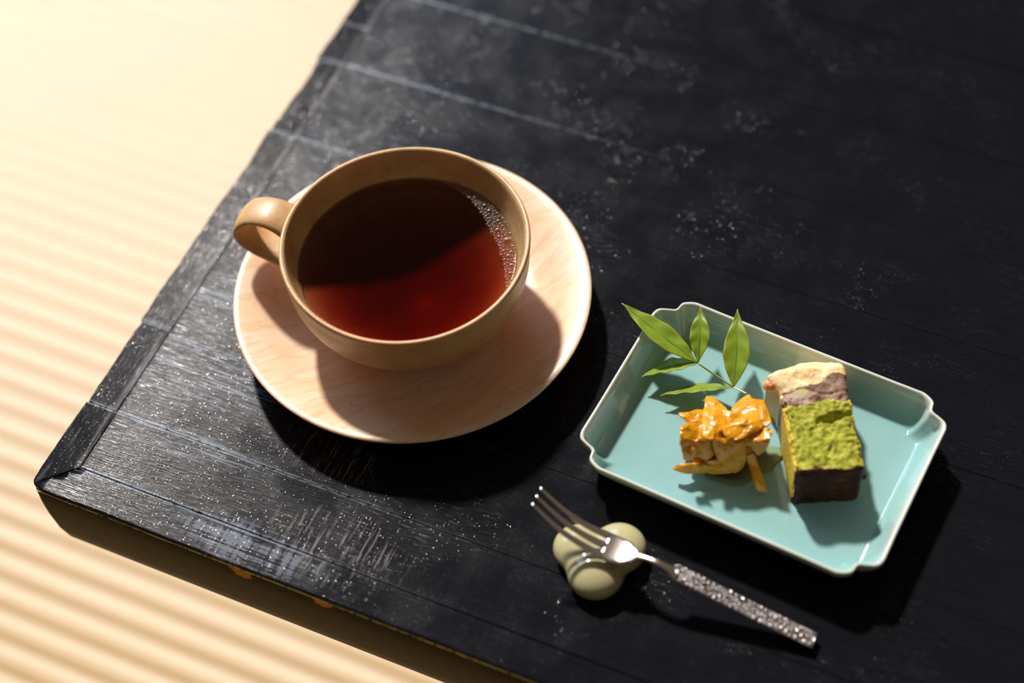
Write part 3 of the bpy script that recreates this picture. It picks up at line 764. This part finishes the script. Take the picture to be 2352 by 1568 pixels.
def slice_piece(key, pts, lift, bulge, thick, label, seed):
    P = [Vector(p) for p in pts]; c = sum(P, Vector()) / len(P)
    vd = (CAM - c).normalized()
    tilt = Vector((random.uniform(-1, 1), random.uniform(-1, 1), random.uniform(-.4, 1))).normalized()
    bm = bmesh.new()
    k = len(P); rings_ = []
    # smooth closed outline
    O2 = []
    for i in range(k):
        p0, p1, p2, p3 = P[i - 1], P[i], P[(i + 1) % k], P[(i + 2) % k]
        for s in range(5):
            t = s / 5; q = .5 * ((2 * p1) + (p2 - p0) * t + (2 * p0 - 5 * p1 + 4 * p2 - p3) * t * t + (3 * p1 - p0 - 3 * p2 + p3) * t ** 3)
            lin_ = p1.lerp(p2, t); O2.append(q.lerp(lin_, .35))
    n = len(O2); NR = 7
    pc = P[0] * 0
    for r in range(NR):
        t = 1 - r / NR
        row = []
        for q in O2:
            p = c.lerp(q, t)
            h = bulge * (1 - t * t) + .0022 * noise.noise(p * 130 + Vector((seed * 3.7, 0, 0))) + .0008 * noise.noise(p * 420 + Vector((seed, 0, 0)))
            h += (p - c).dot(tilt) * .22
            row.append(bm.verts.new(p + vd * (h + lift)))
        rings_.append(row)
    ce = bm.verts.new(c + vd * (bulge + lift))
    for r in range(NR - 1):
        for j in range(n): bm.faces.new((rings_[r][j], rings_[r][(j + 1) % n], rings_[r + 1][(j + 1) % n], rings_[r + 1][j]))
    for j in range(n): bm.faces.new((rings_[-1][j], rings_[-1][(j + 1) % n], ce))
    base = c.copy(); base.z = min(p.z for p in P)
    vs = [v.co - base for v in bm.verts]; bm.verts.index_update(); fs = [[q.index for q in f.verts] for f in bm.faces]; bm.free()
    o = mesh('candied_citrus_slice', vs, fs, M['peel']); o.location = base
    so_ = o.modifiers.new('thick', 'SOLIDIFY'); so_.thickness = thick; so_.offset = -1 if True else 0
    bv = o.modifiers.new('round', 'BEVEL'); bv.width = thick * .35; bv.segments = 2; bv.limit_method = 'ANGLE'
    ss = o.modifiers.new('sub', 'SUBSURF'); ss.levels = 1; ss.render_levels = 1
    tag(o, label, 'candied fruit', 'candied citrus slices heaped on the celadon plate')
    return o
for i, (kk, pts) in enumerate(PEEL.items()):
    li, bu, th, lab = INFO[kk]; slice_piece(kk, pts, li, bu, th, lab, i)
# hidden core slices that carry the heap
core = [((.0760, .3660, .0085), .0125, .0085), ((.0840, .3655, .0125), .0105, .0080), ((.0720, .3640, .0135), .0085, .0065), ((.0870, .3650, .0170), .0080, .0065), ((.0770, .3655, .0178), .0090, .0060)]
for c, ra, rb2 in core:
    bm = bmesh.new(); bmesh.ops.create_icosphere(bm, subdivisions=4, radius=1)
    sd2 = c[0] * 900
    vs = [Vector((v.co.x * ra, v.co.y * rb2, v.co.z * .0028)) * (1 + .16 * noise.noise(v.co * 1.7 + Vector((sd2, 0, 0)))) + Vector((0, 0, .0010 * noise.noise(v.co * 2.2 + Vector((0, sd2, 0))))) for v in bm.verts]
    fs = [[q.index for q in f.verts] for f in bm.faces]; bm.free()
    o = mesh('candied_citrus_slice', vs, fs, M['peel']); o.location = c; o.rotation_euler = (0, 0, random.uniform(-.5, .5))
    tag(o, 'amber candied slice packed inside the citrus heap, mostly covered by the others', 'candied fruit', 'covered slices inside the citrus heap')
# syrup film around the heap
vs = []; n = 72
for r, z in ((1.0, .0046), (.97, .0051), (.9, .0054), (.5, .0054)):
    for i in range(n):
        a = 2 * PI * i / n; w = 1 + .16 * math.sin(3 * a + 1) + .07 * math.sin(7 * a)
        vs.append((.0165 * r * w * math.cos(a), .0100 * r * w * math.sin(a), z - .0046))
vs.append((0, 0, .0008)); fs = []
for i in range(3):
    for j in range(n): fs.append((i * n + j, i * n + (j + 1) % n, (i + 1) * n + (j + 1) % n, (i + 1) * n + j))
for j in range(n): fs.append((3 * n + j, 3 * n + (j + 1) % n, 4 * n))
sy = mesh('syrup_puddle', vs, fs, M['syrup']); sy.location = (.0850, .3600, .0046)
tag(sy, 'thin clear syrup puddle on the plate under the candied citrus', 'syrup')

# ------------------------------------------------------------------ leaf sprig
sprig = empty('leaf_sprig', (.0871, .3895, .0060), 0, 'fresh green sprig of five pointed leaves resting on the plate corner', 'leaf sprig')
SB = Vector((.0871, .3895, .0060))
J1, J2, S0 = Vector((.0741, .4009, .0150)), Vector((.0871, .3895, .0125)), Vector((.0911, .3841, .0180))
S0 = Vector((.0905, .3812, .0200))
def leaf(B, Tp, w, side_tilt, arch, fold, sweep_=0, peak=.42, nl=36, nw=6):
    ax = (Tp - B); L = ax.length; ax.normalize()
    s = ax.cross(Vector((0, 0, 1))).normalized()
    s = Matrix.Rotation(side_tilt, 3, ax) @ s; upv = s.cross(ax).normalized()
    if upv.z < 0: upv = -upv
    vs, fs, rim = [], [], []
    mid = []
    for i in range(nl + 1):
        t = i / nl
        c = B + ax * (L * t) + upv * (arch * math.sin(PI * t)) + s * (sweep_ * math.sin(PI * t))
        mid.append(c)
        hw = w * (math.sin(PI * min(1, t ** (math.log(.5) / math.log(peak)))) ** 1.15) * (1 - .25 * t) / .93
        hw = max(hw, .00012) * (1 + .02 * math.sin(t * 37 + w * 1e4))
        for j in range(-nw, nw + 1):
            q = j / nw
            vs.append(c + s * (hw * q) + upv * (fold * abs(q) * hw + .00025 * math.sin(t * 26 + abs(q) * 3) * abs(q) + .0003 * noise.noise((c + s * hw * q) * 220)))
            rim.append(max(0, (abs(q) - .80) / .2) * .55 + max(0, (t - .90) / .1) * .6)
    k = 2 * nw + 1
    for i in range(nl):
        for j in range(k - 1): fs.append((i * k + j, i * k + j + 1, (i + 1) * k + j + 1, (i + 1) * k + j))
    o = mesh('leaf', [v - SB for v in vs], fs, M['leaf'], sprig, True, None, {'rim': rim})
    m_ = o.modifiers.new('thick', 'SOLIDIFY'); m_.thickness = .00022; m_.offset = 0
    vs, fs = tube([p - SB + upv * .00008 for p in mid[:-2]], lambda t: .00022 * (1 - .7 * t) + .00005, 6)
    mesh('midrib', vs, fs, M['rib'], o)
leaf(J1, Vector((.0459, .4267, .0250)), .0058, .10, .0010, .16, -.0010, .48)
leaf(J1, Vector((.0776, .4221, .0240)), .0043, -.10, .0012, .22, .0004, .50)
leaf(J2, Vector((.0923, .4195, .0240)), .0056, -.05, .0014, .20, .0005, .46)
leaf(J1, Vector((.0512, .3991, .0110)), .0056, .48, .0008, .12, .0015, .45)
leaf(J2, Vector((.0577, .3901, .0100)), .0036, .50, .0004, .15, .0012, .45)
pt = [p - SB for p in catmull([J1, J1.lerp(J2, .5) + Vector((.0001, .0001, -.0004)), J2], 8)]
vs, fs = tube(pt, lambda t: .00038 + .0001 * t, 8); mesh('stem', vs, fs, M['stem'], sprig)
vs, fs = tube([p - SB for p in catmull([J2, J2.lerp(S0, .5), S0], 6)], lambda t: .00036, 8); o = mesh('stem', vs, fs, M['stempale'], sprig); o['label'] = 'pale stem end'

# ------------------------------------------------------------------ fork rest: three-lobed ivory porcelain
RC = Vector((.0259, .3215, 0))
lob = [(Vector((.0188, .3270, .0050)), .0098), (Vector((.0345, .3255, .0050)), .0104), (Vector((.0243, .3155, .0050)), .0108)]
bm = bmesh.new(); bmesh.ops.create_icosphere(bm, subdivisions=6, radius=1)
def sdf(p):
    k = .0014; h = 0
    for c, r in lob:
        q = p - (c - RC); d = Vector((q.x / r, q.y / r, q.z / (r * .66))).length * r - r
        h += math.exp(-d / k)
    return -k * math.log(h)
for v in bm.verts:
    d = v.co.normalized(); lo, hi = 0, .035; o0 = Vector((0, 0, .0045))
    for _ in range(24):
        mi = (lo + hi) / 2
        if sdf(o0 + d * mi) < 0: lo = mi
        else: hi = mi
    p = o0 + d * lo
    if p.z < .0004: p.z = .0004 * (p.z > .0004) + .0002
    v.co = p
vs = [v.co.copy() for v in bm.verts]; fs = [[q.index for q in f.verts] for f in bm.faces]; bm.free()
rest = mesh('fork_rest', vs, fs, M['rest']); rest.location = RC
tag(rest, 'small three-lobed ivory porcelain rest under the fork head', 'cutlery rest')

# ------------------------------------------------------------------ fork
fork = empty('dessert_fork', (.0333, .3189, .0145), 0, 'steel dessert fork with embossed handle, head propped on the ivory rest', 'fork')
FB = Vector((.0333, .3189, .0145))
FP = [(0.0041, 0.3369, 0.0300), (0.0129, 0.3295, 0.0235), (0.0207, 0.3252, 0.0185), (0.0278, 0.3218, 0.0155), (0.0333, 0.3189, 0.0148), (0.0379, 0.3163, 0.0156), (0.0418, 0.3141, 0.0172), (0.0471, 0.3108, 0.0180), (0.0525, 0.3080, 0.0162), (0.0552, 0.3069, 0.0148), (0.0787, 0.2939, 0.0085), (0.1022, 0.2808, 0.0030)]
FPv = [Vector(p) - FB for p in FP]
NS = 10; cen = catmull(FPv, NS)
side = Vector((.098, -.054, 0)).normalized().cross(Vector((0, 0, 1))).normalized() * -1   # toward the plate
def cf(s):   # s in control-point units
    x = max(0, min(len(cen) - 1.0001, s * NS)); i = int(x); p = cen[i].lerp(cen[i + 1], x - i)
    t = (cen[min(i + 1, len(cen) - 1)] - cen[max(i - 1, 0)]).normalized()
    return p, t, side.cross(t).normalized() * -1 if side.cross(t).z < 0 else side.cross(t).normalized()
def strip(name, s0, s1, n, wl, wr, th, m, cup_=0.0, parent=fork):
    """ribbon between side offsets wl(s)..wr(s)"""
    vs, fs = [], []; K = 14
    for i in range(n + 1):
        s = s0 + (s1 - s0) * i / n; p, t, u = cf(s); a, b = wl(s), wr(s); c = (a + b) / 2; h = (b - a) / 2; T_ = th(s)
        for x, y in ring(h, T_ / 2, K, 3.0):
            o_ = c + x; vs.append(p + side * o_ + u * (y + cup_ * o_ * o_))
    for i in range(n):
        for j in range(K): fs.append((i * K + j, i * K + (j + 1) % K, (i + 1) * K + (j + 1) % K, (i + 1) * K + j))
    fs.append(tuple(range(K))[::-1]); fs.append(tuple(range(n * K, (n + 1) * K)))
    return mesh(name, vs, fs, m, parent)
def interp(s, pts):
    for (a, va), (b, vb) in zip(pts, pts[1:]):
        if s <= b: t = max(0, (s - a) / (b - a)); t = t * t * (3 - 2 * t); return va + (vb - va) * t
    return pts[-1][1]
ROOT = 3.05
for k_ in (-1, 0, 1):
    wid = lambda s: interp(s, [(0, .00045), (.3, .0007), (1.6, .00115), (ROOT, .00150)])
    cc_ = lambda s, k_=k_: k_ * interp(s, [(0, .0037), (1.6, .0039), (ROOT, .0043)])
    strip('tine', 0, ROOT + .12, 40, lambda s: cc_(s) - wid(s), lambda s: cc_(s) + wid(s), lambda s: interp(s, [(0, .0007), (1, .0014), (ROOT, .0016)]), M['steel'], 6)
hw = lambda s: interp(s, [(ROOT, .0058), (3.7, .0058), (4.4, .0054), (5.1, .0036), (5.8, .0014), (6.4, .0011), (7.2, .0013), (8.9, .0029)])
strip('head', ROOT, 5.6, 40, lambda s: -hw(s), lambda s: hw(s), lambda s: interp(s, [(ROOT, .0003), (ROOT + .12, .0013), (4.6, .0013), (5.6, .0019)]), M['steel'], 10)
strip('neck', 5.6, 8.8, 40, lambda s: -hw(s), lambda s: hw(s), lambda s: interp(s, [(5.6, .0019), (7, .0024), (8.8, .0018)]), M['steel'])
# handle core darker, raised relief cast on it
strip('handle', 8.78, 11, 30, lambda s: -.0031, lambda s: .0031, lambda s: .0016, M['dsteel'])
V, F = [], []
rr = random.Random(5); pl_ = []
def blob(s, off, r, el=1, ang=0):
    p, t, u = cf(s); p = p + side * off + u * .0007
    bmx = bmesh.new(); bmesh.ops.create_icosphere(bmx, subdivisions=2, radius=1)
    n0 = len(V); ca_, sa_ = math.cos(ang), math.sin(ang)
    for v in bmx.verts:
        x, y, z = v.co.x * r * el, v.co.y * r, v.co.z * min(r, .0007)
        V.append(p + t * (x * ca_ - y * sa_) + side * (x * sa_ + y * ca_) + u * z)
    for f in bmx.faces: F.append([q.index + n0 for q in f.verts])
    bmx.free()
for _ in range(9000):
    s = rr.uniform(9.0, 10.96); off = rr.uniform(-.0027, .0027); r = rr.choice((.00080, .00062, .0005, .0004, .0003)); el = rr.choice((1, 1, 1, 1.6, 2.0))
    x = s * .0262 if s > 9 else 0
    if all(math.hypot(x - a, off - b) > (r * (1 + (el - 1) * .4) + c) * 1.12 for a, b, c in pl_):
        pl_.append((x, off, r * (1 + (el - 1) * .4))); blob(s, off, r, el, rr.uniform(0, PI))
# bars at both ends and side rails
def bar(s, w=.0029, r=.00030):
    p, t, u = cf(s); n0 = len(V); a = p - side * w + u * .0008; b = p + side * w + u * .0008
    vs, fs = tube([a, a.lerp(b, .5), b], lambda q: r, 8); V.extend(vs); F.extend([[i + n0 for i in f] for f in fs])
bar(8.82); bar(8.90); bar(10.985, .0031, .0004)
for sg in (-1, 1):
    n0 = len(V); vs, fs = tube([cf(8.82 + 2.17 * i / 24)[0] + side * sg * .0030 + cf(8.82 + 2.17 * i / 24)[2] * .0006 for i in range(25)], lambda q: .00022, 6); V.extend(vs); F.extend([[i + n0 for i in f] for f in fs])
em = mesh('embossed_relief', V, F, M['relief'], fork); em['label'] = 'raised scroll and bead relief on the handle'
